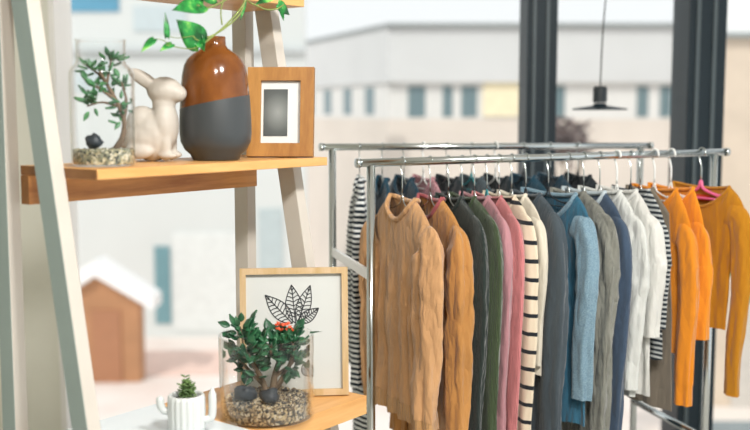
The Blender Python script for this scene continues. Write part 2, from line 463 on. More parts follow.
mx = t.add('ShaderNodeMix', data_type='RGBA'); t.link(gt.outputs[0], mx.inputs['Factor']); mx.inputs[6].default_value = lin('#3d4143'); t.link(br, mx.inputs[7]); t.base(mx.outputs[2])
mr = t.add('ShaderNodeMapRange'); mr.inputs['To Min'].default_value = .38; mr.inputs['To Max'].default_value = .12; t.link(gt.outputs[0], mr.inputs[0]); t.link(mr.outputs[0], t.b.inputs['Roughness'])
bm = B(); lathe(bm, prof[:19], 64); finish('body', bm, t.m, vz, True)
bm = B(); lathe(bm, prof[18:], 64); finish('mouth', bm, t.m, vz, True)

# small photo frame
p = S(.568, .060, MID+.0040)
fr = thing('photo_frame', 'brown wooden photo frame with a small black and white picture beside the vase', 'picture frame', p, math.radians(-4))
def frame_parts(fr, W, H, bw, dp, lean, fm, items):
    Mx = Matrix.Rotation(-lean, 4, 'X')
    Mx = Matrix.Translation((0, 0, dp*math.sin(lean)*0+.0)) @ Mx
    bm = B()
    prism_pts = None
    for (x0, x1, z0, z1) in ((-W/2, W/2, 0, bw), (-W/2, W/2, H-bw, H), (-W/2, -W/2+bw, bw, H-bw), (W/2-bw, W/2, bw, H-bw)):
        box(bm, x0, x1, 0, dp, z0, z1, Mx)
    bmesh.ops.remove_doubles(bm, verts=bm.verts, dist=1e-5)
    finish('frame', bm, fm, fr)
    bm = B(); box(bm, -W/2+bw*.8, W/2-bw*.8, dp*.8, dp*.95, bw*.8, H-bw*.8, Mx); finish('back_panel', bm, mat_plain('back_board', '#a08a6c', .8), fr)
    for nm, m, r, y in items:
        bm = B(); box(bm, r[0], r[1], y, y+.0015, r[2], r[3], Mx); finish(nm, bm, m, fr)
    bm = B(); zt = H*.6
    a = Mx @ Vector((0, dp, zt)); tube(bm, [a, Vector((0, a.y+.035, .004))], .004, 6); finish('stand', bm, fm, fr)
    return Mx
t = NT('bw_photo'); v = t.mapping((1, 1, 1))
g = t.add('ShaderNodeTexGradient', gradient_type='SPHERICAL'); mp = t.add('ShaderNodeMapping'); mp.inputs['Location'].default_value = (.1, 0, -1.15); mp.inputs['Scale'].default_value = (13, 0, 11)
tc = t.add('ShaderNodeTexCoord'); t.link(tc.outputs['Object'], mp.inputs[0]); t.link(mp.outputs[0], g.inputs[0])
t.base(t.ramp(g.outputs[1], [(0, lin('#2b3030')), (.5, lin('#565b5a')), (1, lin('#8f9491'))])); t.set(Roughness=.4)
frame_parts(fr, .160, .215, .032, .020, math.radians(9), M['wood_frame'],
    [('mat', mat_plain('photo_mat', '#dadcda', .8, var=.01), (-.05, .05, .030, .185), .012),
     ('photograph', t.m, (-.042, .016, .050, .163), .0105)])

# rabbit figurine
p = S(.272, .165, MID+.0055)
bm = B()
blob(bm, (0, 0, .052), (.052, .042, .058)); blob(bm, (-.012, 0, .045), (.050, .045, .046)); blob(bm, (.030, 0, .075), (.030, .036, .056))
blob(bm, (.036, -.020, .035), (.014, .012, .040)); blob(bm, (.036, .020, .035), (.014, .012, .040))
blob(bm, (.040, -.02, .009), (.022, .014, .009)); blob(bm, (.040, .02, .009), (.022, .014, .009)); blob(bm, (-.02, -.034, .018), (.034, .016, .018)); blob(bm, (-.02, .034, .018), (.034, .016, .018))
blob(bm, (.030, 0, .150), (.040, .032, .031)); blob(bm, (.056, 0, .144), (.024, .022, .020)); blob(bm, (.028, 0, .122), (.026, .026, .03))
for s in (-1, 1):
    blob(bm, (-.014, s*.015, .174), (.043, .008, .014), M=Matrix.Rotation(math.radians(35), 3, 'Y'))
blob(bm, (-.022, 0, .082), (.034, .036, .036)); blob(bm, (-.062, 0, .035), (.014, .014, .014))
rb = finish('rabbit_figurine', bm, mat_plain('bisque_ceramic', '#bbb5ab', .55, var=.03, scale=20), loc=p, rot=(0, 0, math.radians(-6)), smooth=True)
rm = rb.modifiers.new('merge', 'REMESH'); rm.mode = 'VOXEL'; rm.voxel_size = .0035; rm.use_smooth_shade = True
sm = rb.modifiers.new('soft', 'SMOOTH'); sm.iterations = 6; sm.factor = .5
tag(rb, 'off white ceramic rabbit figurine sitting behind the glass jar', 'figurine')

M['gravel'] = None
def gravelmat(name, cols):
    t = NT(name); vo = t.add('ShaderNodeTexVoronoi'); vo.inputs['Scale'].default_value = 200
    tc = t.add('ShaderNodeTexCoord'); t.link(tc.outputs['Object'], vo.inputs['Vector'])
    sp = t.add('ShaderNodeSeparateColor'); t.link(vo.outputs['Color'], sp.inputs[0])
    r = t.add('ShaderNodeValToRGB'); r.color_ramp.interpolation = 'CONSTANT'
    e = r.color_ramp.elements
    while len(e) < len(cols): e.new(.5)
    for i, c in enumerate(cols): e[i].position = i/len(cols); e[i].color = lin(c)
    t.link(sp.outputs[0], r.inputs[0]); t.base(r.outputs[0]); t.set(Roughness=.6); return t.m
gm = gravelmat('mixed_gravel', ['#565c50', '#c3bda2', '#7d8270', '#aea685', '#343d38', '#d2cdba', '#8b8a70'])
gm2 = gravelmat('brown_gravel', ['#6e5f4d', '#b59f7d', '#4a4743', '#c9b48d', '#877761', '#d6c9b0', '#3c3b3a'])
def gravel(parent, r, h, seed, n, m, pr=.005):
    q = random.Random(seed); bm = B()
    lathe(bm, [(0, .004), (r*.97, .004), (r*.985, h*.8), (r*.5, h*.9), (0, h*.92)], 32)
    for k in range(n):
        a = q.random()*2*PI
        if q.random() < .5: rr, z = r*.975, .006+q.random()*(h-.008)
        else: rr, z = r*.97*math.sqrt(q.random()), h*.9
        s = pr*(.6+q.random()*.8)
        rr = min(rr, r-s*.95)
        g = bmesh.ops.create_icosphere(bm, subdivisions=1, radius=s)
        for v in g['verts']: v.co = Vector((v.co.x*(.8+.4*q.random()), v.co.y*(.8+.4*q.random()), v.co.z*.8)) + Vector((rr*math.cos(a), rr*math.sin(a), z))
    o = finish('gravel', bm, m, parent); o['kind'] = 'stuff'; return o
M['jade'] = leafmat('jade_leaves', '#12352a', '#336b45', .28)
M['jade2'] = leafmat('bonsai_leaves', '#1f4a33', '#4c8a55', .35)
M['stem'] = mat_plain('succulent_bark', '#6d5a45', .8, var=.2, scale=40)
M['stone'] = mat_plain('dark_slate', '#2a323a', .5, var=.25, scale=25)

def plant(parent, branches, leafr, leafm, per, seed, rmax, zrim, wide=.62):
    q = random.Random(seed); bs = B(); bl = B()
    for pts, r0 in branches:
        path = crom(pts, 10); tube(bs, path, lambda u: r0*(1-.6*u), 8)
        tipz = path[-1]
        for k in range(per):
            f = .45+.55*q.random(); c = path[min(10, int(f*10))]
            d = Vector((q.gauss(0, 1), q.gauss(0, 1)*.8, q.gauss(.35, .7))).normalized()
            L = leafr*(.7+.6*q.random())
            c = c + d*L*(.2+1.1*q.random())
            leaf(bl, c, c+d*L*1.2, L*wide, (q.gauss(0, .5), -.6, .9), bend=-.12, thick=.005, n=6, fold=.10)
    for v_ in bl.verts:                            # foliage stays inside the glass below the rim
        rr = math.hypot(v_.co.x, v_.co.y)
        if rr > rmax and v_.co.z < zrim: v_.co.x *= rmax/rr; v_.co.y *= rmax/rr
    finish('stem', bs, M['stem'], parent, True); finish('foliage', bl, leafm, parent, True)

# bottle terrarium on the middle shelf
p = S(.092, .10, MID+.0005)
jr = thing('bottle_terrarium', 'glass bottle terrarium holding a curved bonsai succulent on the middle shelf', 'terrarium', p)
out = [(0, 0), (.062, 0), (.066, .004), (.067, .012), (.067, .185), (.066, .196), (.061, .206), (.054, .212), (.0510, .218), (.0510, .258), (.0525, .262)]
inn = [(.0505, .262), (.049, .257), (.049, .217), (.052, .2105), (.059, .204), (.064, .195), (.065, .185), (.065, .012), (.062, .004), (0, .003)]
sc_j = lambda L: [(r*.965, z*.965) for r, z in L]
bm = B(); lathe(bm, sc_j(out)+sc_j(inn), 56); finish('glass_bottle', bm, M['jar'], jr, True)
gravel(jr, .0618, .034, 3, 330, gm, .005)
plant(jr, [([(.022, 0, .030), (.040, 0, .06), (.042, .0, .10), (.018, 0, .15), (-.004, 0, .19)], .007),
           ([(.042, 0, .09), (.046, .01, .13), (.036, .015, .17)], .0045), ([(.03, 0, .13), (.0, -.015, .155), (-.026, -.01, .165)], .004),
           ([(.022, 0, .145), (-.005, .015, .18), (-.030, .01, .20)], .004), ([(.03, 0, .12), (.0, .0, .128), (-.03, -.006, .12)], .003), ([(.01, 0, .165), (.015, .01, .20), (.02, 0, .215)], .0035)],
      .0165, M['jade2'], 15, 11, .0590, .195, .6)
bm = B(); blob(bm, (0, 0, .013), (.018, .015, .016), 12, 8, wob=.5, seed=2)
tag(finish('stone', bm, M['stone'], loc=p+Vector((-.012, -.024, .0365)), smooth=True), 'dark stone lying on the gravel inside the bottle terrarium', 'stone')

# open glass terrarium on the low shelf
p = Vector((-.247, 2.232, LOW+.0005))
tr = thing('open_terrarium', 'wide open glass cylinder terrarium with a jade plant on the lowest shelf', 'terrarium', p)
R_ = .108
out = [(0, 0), (R_-.004, 0), (R_, .004), (R_, .186), (R_-.001, .188)]
inn = [(R_-.004, .188), (R_-.005, .186), (R_-.005, .008), (R_-.010, .005), (0, .005)]
bm = B(); lathe(bm, out+inn, 64); finish('glass_cylinder', bm, M['jar'], tr, True)
gravel(tr, R_-.0058, .040, 5, 620, gm2, .006)
br_ = [([(.0, 0, .038), (-.010, 0, .08), (-.035, -.01, .13), (-.055, -.01, .165)], .008),
       ([(.012, 0, .038), (.018, 0, .09), (.030, .01, .13), (.035, 0, .168)], .009),
       ([(.02, 0, .06), (.045, 0, .10), (.060, -.01, .14), (.062, -.01, .168)], .007),
       ([(-.008, 0, .07), (-.045, .01, .105), (-.075, 0, .150)], .005),
       ([(.02, 0, .09), (.06, .02, .12), (.075, .0, .17)], .005),
       ([(-.03, 0, .12), (-.015, .02, .15), (-.02, 0, .172)], .004),
       ([(-.05, 0, .14), (-.055, 0, .18), (-.058, 0, .205)], .003),
       ([(.03, 0, .13), (.012, -.02, .15), (.02, -.01, .178)], .004),
       ([(.03, 0, .14), (.05, .01, .165), (.052, .0, .185)], .004)]
plant(tr, br_, .021, M['jade'], 30, 23, R_-.009, .192, .82)
q = random.Random(9); bm = B()
for k in range(16):
    c = Vector((.026+q.random()*.042, -.012+q.gauss(0, .008), .196+q.random()*.016))
    for j in range(4):
        d = Vector((q.gauss(0, 1), q.gauss(0, 1), .4+q.random())).normalized(); leaf(bm, c, c+d*.007, .005, (0, -1, .3), n=3)
finish('flowers', bm, mat_plain('orange_petals', '#d9542b', .6, var=.15, scale=40), tr)
for i, (dx, dy, r, lb) in enumerate(((-.046, -.034, .024, 'larger dark stone on the gravel at the foot of the jade plant'), (.012, -.052, .021, 'smaller dark stone beside the jade plant stem'), )):
    bm = B(); blob(bm, (0, 0, r*.75), (r, r*.8, r*.8), 14, 9, wob=.5, seed=i+4)
    tag(finish('stone', bm, M['stone'], loc=p+Vector((dx, dy, .0425)), smooth=True), lb, 'stone', 'stones in the open terrarium')

# cactus-shaped pot
p = S(.215, .005, LOW+.0068)
cp = thing('cactus_pot', 'white ribbed ceramic pot shaped like a cactus with two arms', 'plant pot', p, math.radians(8))
bm = B(); seg = 72; rings = []
prof_o = [(.030, 0), (.0355, .003), (.0375, .02), (.0385, .05), (.038, .078), (.0365, .086), (.033, .088), (.031, .084), (.031, .07)]
for j, (r, z) in enumerate(prof_o):
    k_ = .0016 if 1 <= j <= 5 else 0
    rings.append([bm.verts.new(((r+k_*math.cos(18*2*PI*k/seg))*math.cos(2*PI*k/seg), (r+k_*math.cos(18*2*PI*k/seg))*math.sin(2*PI*k/seg), z)) for k in range(seg)])
for A, D in zip(rings, rings[1:]):
    for k in range(seg): bm.faces.new((A[k], A[(k+1) % seg], D[(k+1) % seg], D[k]))
bm.faces.new(rings[0][::-1])
pm = mat_plain('white_ceramic', '#d5dad9', .3, var=.01)
finish('body', bm, pm, cp, True)
for s, z0, z1 in ((-1, .052, .086), (1, .030, .100)):
    bm = B(); pth = crom([(s*.034, 0, z0), (s*.047, 0, z0+.002), (s*.054, 0, z0+.014), (s*.0545, 0, z1)], 12)
    tube(bm, pth, lambda u: .0085*(1 if u < .9 else max(.25, math.sqrt(max(0, 1-((u-.9)/.1)**2)))), 12); finish('arm', bm, pm, cp, True)
bm = B(); lathe(bm, [(0, .076), (.0308, .076)], 24); finish('soil', bm, mat_plain('soil', '#4b3a2b', .95, var=.3, scale=60), cp)
q = random.Random(4); bl = B()
for k in range(16):
    a = q.random()*2*PI; r = .018*q.random(); x, y = r*math.cos(a), r*math.sin(a); H = .014+.022*q.random() + (.014 if abs(x) < .006 else 0)
    for j in range(6):
        z = .076+H*j/5
        for s in range(2):
            d = Vector((math.cos(j*1.7+s*PI+k), math.sin(j*1.7+s*PI+k), .6)).normalized(); c = Vector((x, y, z)); leaf(bl, c, c+d*.011, .006, (0, -.4, 1), n=3, thick=.003)
finish('succulent', bl, leafmat('succulent_leaves', '#3d5c35', '#6f8a4e', .5), cp, True)

# poster frame
p = Vector((-.194, 2.372, LOW+.0030))
pf = thing('poster_frame', 'thin oak picture frame with a leaf line drawing leaning behind the terrarium', 'picture frame', p, math.radians(6))
W, H = .262, .312
Mx = frame_parts(pf, W, H, .015, .020, math.radians(6), M['wood_oak'], [('print', mat_plain('print_paper', '#c9ccc9', .5, var=.01), (-W/2+.013, W/2-.013, .013, H-.013), .012)])
bm = B()
def ln(bm, pts, r=.0012): tube(bm, [Mx @ Vector((x, .0114, z)) for x, z in pts], r, 5)
def drawn_leaf(bx, bz, tx, tz, wd):
    dx, dz = tx-bx, tz-bz; L = math.hypot(dx, dz); ux, uz = dx/L, dz/L; nx, nz = -uz, ux
    P = lambda u, k: (bx+ux*L*u+nx*k*wd*math.sin(PI*u**.85)*.5, bz+uz*L*u+nz*k*wd*math.sin(PI*u**.85)*.5)
    for k in (-1, 1): ln(bm, [P(i/14, k) for i in range(15)])
    ln(bm, [P(i/4, 0) for i in range(5)])
    for i in range(1, 9):
        u = .06+i*.098
        for k in (-1, 1): ln(bm, [P(u, 0), P(min(1, u+.05), k*.5), P(min(1, u+.07), k)], .0011)
bx, bz = .004, .172
for tx, tz, wd in ((-.070, .246, .040), (-.006, .270, .040), (.040, .268, .034), (.060, .212, .028)): drawn_leaf(bx+(tx*.12), bz+.004, tx, tz, wd)
drawn_leaf(.02, .075, .045, .045, .03)
ln(bm, [(.004, .172), (.008, .12), (.0, .04)], .001)
finish('leaf_drawing', bm, mat_plain('ink', '#23272b', .7), pf)

# trailing pothos on the top shelf
p = S(.40, .155, TOP+.0005)
ph = thing('trailing_pothos', 'potted pothos on the top shelf trailing heart shaped green leaves over the vase', 'plant', p)
bm = B(); lathe(bm, [(0, 0), (.045, 0), (.06, .11), (.062, .115), (.056, .115), (.052, .1), (0, .098)], 40); finish('pot', bm, pm, ph, True)
# points on the upright plane just in front of the top board (b = distance behind the middle board's front edge)
def hang(px, py, b_=.015):
    lo, hi = -.5, 1.5
    k = (215-py)/1000; c, s = math.cos(PITCH), math.sin(PITCH)
    for _ in range(60):
        a = (lo+hi)/2; q = S(a, b_); z = q.y*(k*c-s)/(c+k*s); f = q.y*c-z*s
        if 375+1000*q.x/f < px: lo = a
        else: hi = a
    return Vector((q.x, q.y, EYE+z))
def L_(px, py, b_=.015): return hang(px, py, b_)-p
bs = B()
top = Vector((0, 0, .112))
def vine(*pts, r=.0019): tube(bs, crom([top]+[L_(*q) for q in pts], 26), r, 6)
vine((262, -60, .03), (250, -12), (241, 8), (225, 26), (208, 40), (200, 46), r=.0022)
vine((240, -50, .03), (226, -8), (221, 10), (222, 25), r=.0017)
vine((255, -50, .03), (236, -10), (222, 2), (207, 8), (197, 5))
vine((250, -50, .03), (246, -8), (240, 14), (219, 32), (199, 40), (193, 36))
vine((265, -50, .03), (243, -8), (262, 8), (276, 9), (284, 4))
tube(bs, crom([L_(200, 46), L_(190, 49), L_(176, 47), L_(166, 45)], 8), .0011, 5)
tube(bs, crom([L_(176, 47), L_(162, 40), L_(154, 39)], 8), .0009, 5)
tube(bs, crom([L_(193, 36), L_(178, 38), L_(167, 36)], 6), .0008, 5)
finish('stem', bs, mat_plain('vine_stem', '#7c8a4a', .6, var=.15, scale=30), ph, True)
bl = B()
for (b0, t0, wd, nr) in (((203, 5), (174, 8), 19, (0, -1, .25)), ((200, 43), (178, 20), 26, (.2, -1, .2)), ((167, 37), (166, 12), 6, (.6, -1, 0)), ((154, 39), (141, 51), 8, (0, -1, .4)),
                         ((172, 44), (160, 50), 8, (0, -1, .5)), ((199, 37), (204, 52), 10, (-.2, -1, 0)), ((278, 4), (291, 15), 12, (.1, -1, .3)), ((281, 8), (284, 21), 5, (.3, -1, 0)), ((196, 45), (205, 42), 8, (0, -1, .2)),
                         ((272, -3), (256, 3), 10, (0, -1, .4)), ((245, 2), (241, 20), 4, (.5, -1, 0)), ((215, -4), (190, -14), 20, (0, -1, .2))):
    a, e = L_(*b0), L_(*t0); leaf(bl, a, e, wd*2.2/1000, nr, bend=.10, heart=True, n=10, thick=.0012)
for (x, y) in ((30, 20), (-30, 10), (10, -35), (-20, -30), (35, -20), (-5, 30)):
    leaf(bl, top+Vector((0, 0, .01)), Vector((x/500, y/500, .16)), .05, (x, y, 60), heart=True)
t = NT('pothos_leaf'); t.base(t.ramp(t.noise(38, 3, t.mapping((1, 1, 1))), [(.35, lin('#0d4a20')), (.56, lin('#25893a')), (.78, lin('#98cf64'))])); t.set(Roughness=.3)
finish('foliage', bl, t.m, ph, True)

# ------------------------------------------------------------------ clothing rack
RA = Vector((-.0405, 2.7, 1.463)); RB = Vector((1.108, 3.17, 1.474))
KA = Vector((-.165, 3.19, 1.489)); KB = Vector((.985, 3.60, 1.4795))
rdir = Vector((RB.x-RA.x, RB.y-RA.y, 0)).normalized(); RL = (RB-RA).length
yaw0 = math.atan2(-rdir.x, rdir.y)        # local x points from the rail towards the viewer's side
RR = .0112
rack = thing('clothing_rack', 'chrome double rail clothing rack full of clothes beside the shelf', 'clothing rack', ((RA.x+RB.x)/2, (RA.y+RB.y)/2, 0))
def rp(bm, a, b_, r, seg=16): tube(bm, [Vector(a)-rack.location, Vector(b_)-rack.location], r, seg)
def rail_part(nm, a, b_, r, m=M['chrome']):
    bm = B(); rp(bm, a, b_, r); return finish(nm, bm, m, rack, True)
def rt(t_, back=False):
    A, D = (KA, KB) if back else (RA, RB); return A + (D-A)*(t_/(D-A).length)
for back in (False, True):
    A, D = (KA, KB) if back else (RA, RB); d = (D-A).normalized()
    rail_part('rail', A, D, RR)
    for e, s in ((A, -1), (D, 1)):
        bm = B(); rp(bm, e, e+d*s*.012, RR*1.15); finish('end_cap', bm, M['chrome'], rack, True)
posts = {}
for key, t_, back in (('fl', .032, False), ('fr', 1.199, False), ('bl', .03, True), ('br', 1.185, True)):
    q = rt(t_, back); posts[key] = q
    o = rail_part('post', (q.x, q.y, .08), (q.x, q.y, q.z-RR*.6), .0118)
    bm = B(); c = Vector((q.x, q.y, .032))
    tube(bm, [c+Vector((-.012, 0, 0))-rack.location, c+Vector((.012, 0, 0))-rack.location], .031, 20); finish('caster', bm, M['rubber'], rack, True)
f_, k_ = posts['fl'], posts['bl']
# flat white brace on the near end, round one low on the far end, base bars
d = Vector((f_.x-k_.x, f_.y-k_.y, 0)); L = d.length; d.normalize(); nv = Vector((-d.y, d.x, 0))
Mb = Matrix(((d.x, nv.x, 0, k_.x), (d.y, nv.y, 0, k_.y), (0, 0, 1, 1.152), (0, 0, 0, 1)))
bm = B(); box(bm, .008, L-.008, -.006, .006, -.014, .014, Mb); bmesh.ops.translate(bm, verts=bm.verts, vec=-rack.location); finish('brace', bm, M['white_metal'], rack, bevel=.002)
f2, k2 = posts['fr'], posts['br']
rail_part('brace', (k2.x, k2.y, .545), (f2.x, f2.y, .545), .012)
for a, b_ in ((f_, f2), (k_, k2), (f_, k_), (f2, k2)): rail_part('base_bar', (a.x, a.y, .10), (b_.x, b_.y, .10), .0118)

# ------------------------------------------------------------------ hangers and garments
HM = {'silver': M['chrome'], 'white': mat_plain('white_plastic', '#eef0ee', .35, var=.01), 'black': mat_plain('black_plastic', '#1d2328', .4),
      'pink': mat_plain('pink_plastic', '#ef6fa0', .35, var=.02), 'teal': mat_plain('teal_plastic', '#2f8f98', .4), 'wood': mat_wood('hanger_wood', '#c79a62', '#a87a44', 'X')}
NECK = -.098
def hanger(pos, yaw, sw, slope, nw, col, desc, grp):
    names = {'silver': 'silver wire hanger', 'white': 'white plastic hanger', 'black': 'black plastic hanger', 'pink': 'pink plastic hanger', 'teal': 'teal plastic hanger', 'wood': 'pale wooden hanger'}
    h = thing('coat_hanger', '%s holding the %s' % (names[col], desc), 'hanger', pos, yaw, grp)
    r = .0017 if col in ('silver', 'black', 'teal', 'wood') else .0030
    ri = .0125+r; bm = B(); cz = RR+2*r-ri-r+.0006
    arc = [(ri*math.cos(a), 0, cz+ri*math.sin(a)) for a in [math.radians(-20+i*16) for i in range(15)]]
    tube(bm, arc+crom([arc[-1], (-.004, 0, -.030), (0, 0, -.048), (0, 0, NECK+.012)], 8)[1:], r, 8)
    finish('hook', bm, HM['silver'] if col in ('pink', 'teal', 'wood', 'black') else HM[col], h, True)
    ra = {'silver': .0016, 'pink': .0050}.get(col, .0024)
    ex = sw-.088
    off = .027+ra
    bm = B()
    z_at = lambda x: NECK-slope*max(0, (x-nw))/(sw-nw)-off
    pts = [(s*x, 0, z_at(x)-(0 if x > nw else .0)+.0) for s, x in [(-1, ex), (-1, ex*.7), (-1, nw+.01)]]+[(-nw*.7, 0, NECK-.034), (-.014, 0, NECK-.016), (0, 0, NECK+.010), (.014, 0, NECK-.016), (nw*.7, 0, NECK-.034)]+[(x, 0, z_at(x)) for x in (nw+.01, ex*.7, ex)]
    tube(bm, crom(pts, 44), ra, 8)
    tube(bm, [(-ex, 0, z_at(ex)), (-ex*.8, 0, z_at(ex)-.012), (ex*.8, 0, z_at(ex)-.012), (ex, 0, z_at(ex))], ra*.8, 8)
    finish('arms', bm, HM[col], h, True)
    return h

def garment(name, label, cat, desc, t_, h, length, m, back=False, sleeve=.58, srx=.044, sry=.022, T=.018, yaw=0, slope=.05, nw=.075, nd=.06, prof=None, folds=.006,
            pleats=4, hem=0, cuff=0, neck=.006, m2=None, mh=None, ms=None, hcol='silver', group='clothes on the front rail', seed=0, sy=-.012, sflare=1.0, collar=0, shear=0, crease=.0022, wr=1.0, sout=0, extra=None):
    pos = rt(t_, back) ; yw = yaw0 + math.radians(yaw)
    Hroot = Vector((pos.x, pos.y, pos.z))
    sw = h-.034 if sleeve else h
    hanger(Hroot, yw, sw, slope, nw, hcol, desc, 'hangers on the front rail' if not back else 'hangers on the back rail')
    zb = NECK-length
    g = thing(name, label, cat, (pos.x, pos.y, pos.z+zb), yw, group)
    sh = -zb        # everything below is drawn relative to the rail, then moved so that the root is at the hem
    prof = prof or [(0, 1), (.12, .93), (.4, .92), (1, 1.0)]
    def W(v):
        for (a, wa), (b_, wb) in zip(prof, prof[1:]):
            if v <= b_: return sw*(wa+(wb-wa)*smoothstep(a, b_, v))
        return sw*prof[-1][1]
    nz = lambda x, y, z: noise.noise(Vector((x+seed*7.3, y+seed*3.1, z+seed)))
    def top(x, front):
        if abs(x) < nw:
            return NECK-(nd if front else .012)*(1-(x/nw)**2)**.75
        q_ = (abs(x)-nw)/(sw-nw)
        return NECK-slope*q_-(.030*q_**4 if sleeve else 0)
    def P(s, v, front, infl=0):
        xt = s*sw; zt = top(xt, front); z = zt+(zb-zt)*v; x = s*W(v)
        d = zt-z
        tn = 1-math.exp(-d/.018)
        if abs(xt) < nw: tn = max(tn, (1-(abs(xt)/nw)**8)*.9)
        e = (max(0, 1-abs(s)**2.6))**.5
        am = folds*smoothstep(.08, .6, v)
        ph = 1.6*nz(0, 3, z*1.3)
        com = am*(1.1*nz(s*2.2, 0, z*1.8)+.75*math.sin(PI*pleats*s+seed+ph)+.35*math.sin(PI*pleats*2.3*s+2*seed-ph))
        loc = am*.6*nz(s*6, 9 if front else 5, z*5)
        cr = 1-2*abs(nz(s*2.6+z*3.2*(1 if front else -1), 2, z*5.5))
        com += crease*cr*smoothstep(.05, .22, v)
        y = (-1 if front else 1)*(T*tn*e+infl)+com+loc*e
        x += am*.9*nz(s*1.5, 20, z*4)+shear*v*v
        return Vector((x, y, z+sh+(nz(s*3, 30, 0)*.008*v)))
    NS = 44
    sv = [math.sin(PI/2*(-1+2*i/NS)) for i in range(NS+1)]
    # put columns on the neck corners
    def panelset(v0, v1, nvr, infl=0):
        bm = B()
        for front in (True, False):
            gr = [[bm.verts.new(P(s, v0+(v1-v0)*j/nvr, front, infl)) for s in sv] for j in range(nvr+1)]
            for j in range(nvr):
                for i in range(NS): bm.faces.new((gr[j][i], gr[j][i+1], gr[j+1][i+1], gr[j+1][i]))
        bmesh.ops.remove_doubles(bm, verts=bm.verts, dist=.0004)
        return bm
    vh = 1-hem/length if hem else 1
    finish('body', panelset(0, vh, 60), m, g, True)
    if hem: finish('hem', panelset(vh, 1, 5, .0015), mh or m, g, True)
    if neck:
        ncol = [s for s in [i/12 for i in range(-12, 13)]]
        fp = [P(s*nw/sw, 0, True) for s in ncol]; bp = [P(s*nw/sw, 0, False) for s in ncol[::-1]]
        bm = B(); tube(bm, fp+bp[1:-1], neck, 8, closed=True); finish('neckband', bm, m2 or m, g, True)
    if collar:
        bm = B()
        for k in range(collar):
            ring = []; rr_ = 1.0+.22*k
            for i in range(44):
                a = 2*PI*i/44; fr_ = max(0, -math.sin(a))
                ring.append(Vector((math.cos(a)*nw*rr_, math.sin(a)*(T*1.0+.010+.006*k), NECK+.012-k*.012-(.092+.03*k)*fr_**1.3+sh-.02*abs(math.cos(a))*k+.004*nz(i*.35, k*3, 1))))
            tube(bm, ring, lambda u: .0085+.004*noise.noise(Vector((u*14, k*3.0, seed))), 10, closed=True)
        finish('collar', bm, m2 or m, g, True)
    if sleeve:
        for sgn in (1, -1):
            zs = NECK-slope
            sx_ = sw
            pts = [(sx_-.062, 0, zs-.040), (sx_-.026, sy*.3, zs-.056), (sx_-.009+sout*.15, sy*.7, zs-.13), (sx_-.012+sout*.5+.004*sgn, sy+.004*nz(sgn, 5, 0), zs-sleeve*.45), (sx_-.018+sout*.8+.012*nz(sgn, 2, 3), sy*1.1, zs-sleeve*.75), (sx_-.020+sout+.012*nz(sgn, 1, 1), sy*1.2, zs-sleeve)]
            pts = [(x*sgn, y, z+sh) for x, y, z in pts]
            n = 64; path = crom(pts, n); SEG = 30
            def ringset(i0, i1, infl=0):
                bm = B(); prev = None
                for i in range(i0, i1+1):
                    u = i/n; tg = (path[min(n, i+1)]-path[max(0, i-1)]).normalized()
                    yv = Vector((0, 1, 0)); nv_ = yv.cross(tg).normalized()
                    rx = (srx*1.22*(1-smoothstep(0, .3, u))+srx*smoothstep(0, .3, u))*(1-.24*smoothstep(.35, 1, u)*sflare)
                    ry = T*(1-smoothstep(.05, .3, u))*.98+sry*smoothstep(.05, .3, u)*(1-.18*smoothstep(.5, 1, u)*sflare)
                    ring = []
                    for k in range(SEG):
                        a = 2*PI*k/SEG
                        zz = path[i].z
                        ca, sa = math.cos(a), math.sin(a)
                        wob_ = 2.2*nz(sgn*3, 7, zz*3)
                        rg = 1-2*abs(nz(ca*1.4+zz*3.5+sgn*4, sa*1.4-zz*2, zz*3))
                        elb = math.exp(-((u-.50)/.16)**2)
                        rg2 = (1-2*abs(nz(ca*1.2-zz*8+sgn, sa*1.2, zz*15)))*(.35+elb)
                        wv = smoothstep(.06, .22, u)*wr*(.0030*math.sin(2*a+zz*4+seed+wob_)+.0026*math.sin(5*a-zz*5+wob_*1.5+seed*2)+.0040*rg+.0022*rg2)
                        wv = max(-.35*ry, wv)
                        ring.append(bm.verts.new(path[i]+nv_*((rx+infl)*ca+wv*ca*1.3)+yv*((ry+infl)*sa+wv*sa)+Vector((.007*nz(sgn, 3, zz*2.5)*u, 0, 0))))
                    if prev:
                        for k in range(SEG): bm.faces.new((prev[k], prev[(k+1) % SEG], ring[(k+1) % SEG], ring[k]))
                    prev = ring
                return bm
            nc = n-max(2, round(n*cuff/(sleeve+.03))) if cuff else n
            o = finish('sleeve', ringset(0, nc), ms or m, g, True)
            if cuff: finish('cuff', ringset(nc, n, -.0015), mh or ms or m, o, True)
    if extra: extra(g, sh, P)
    return g

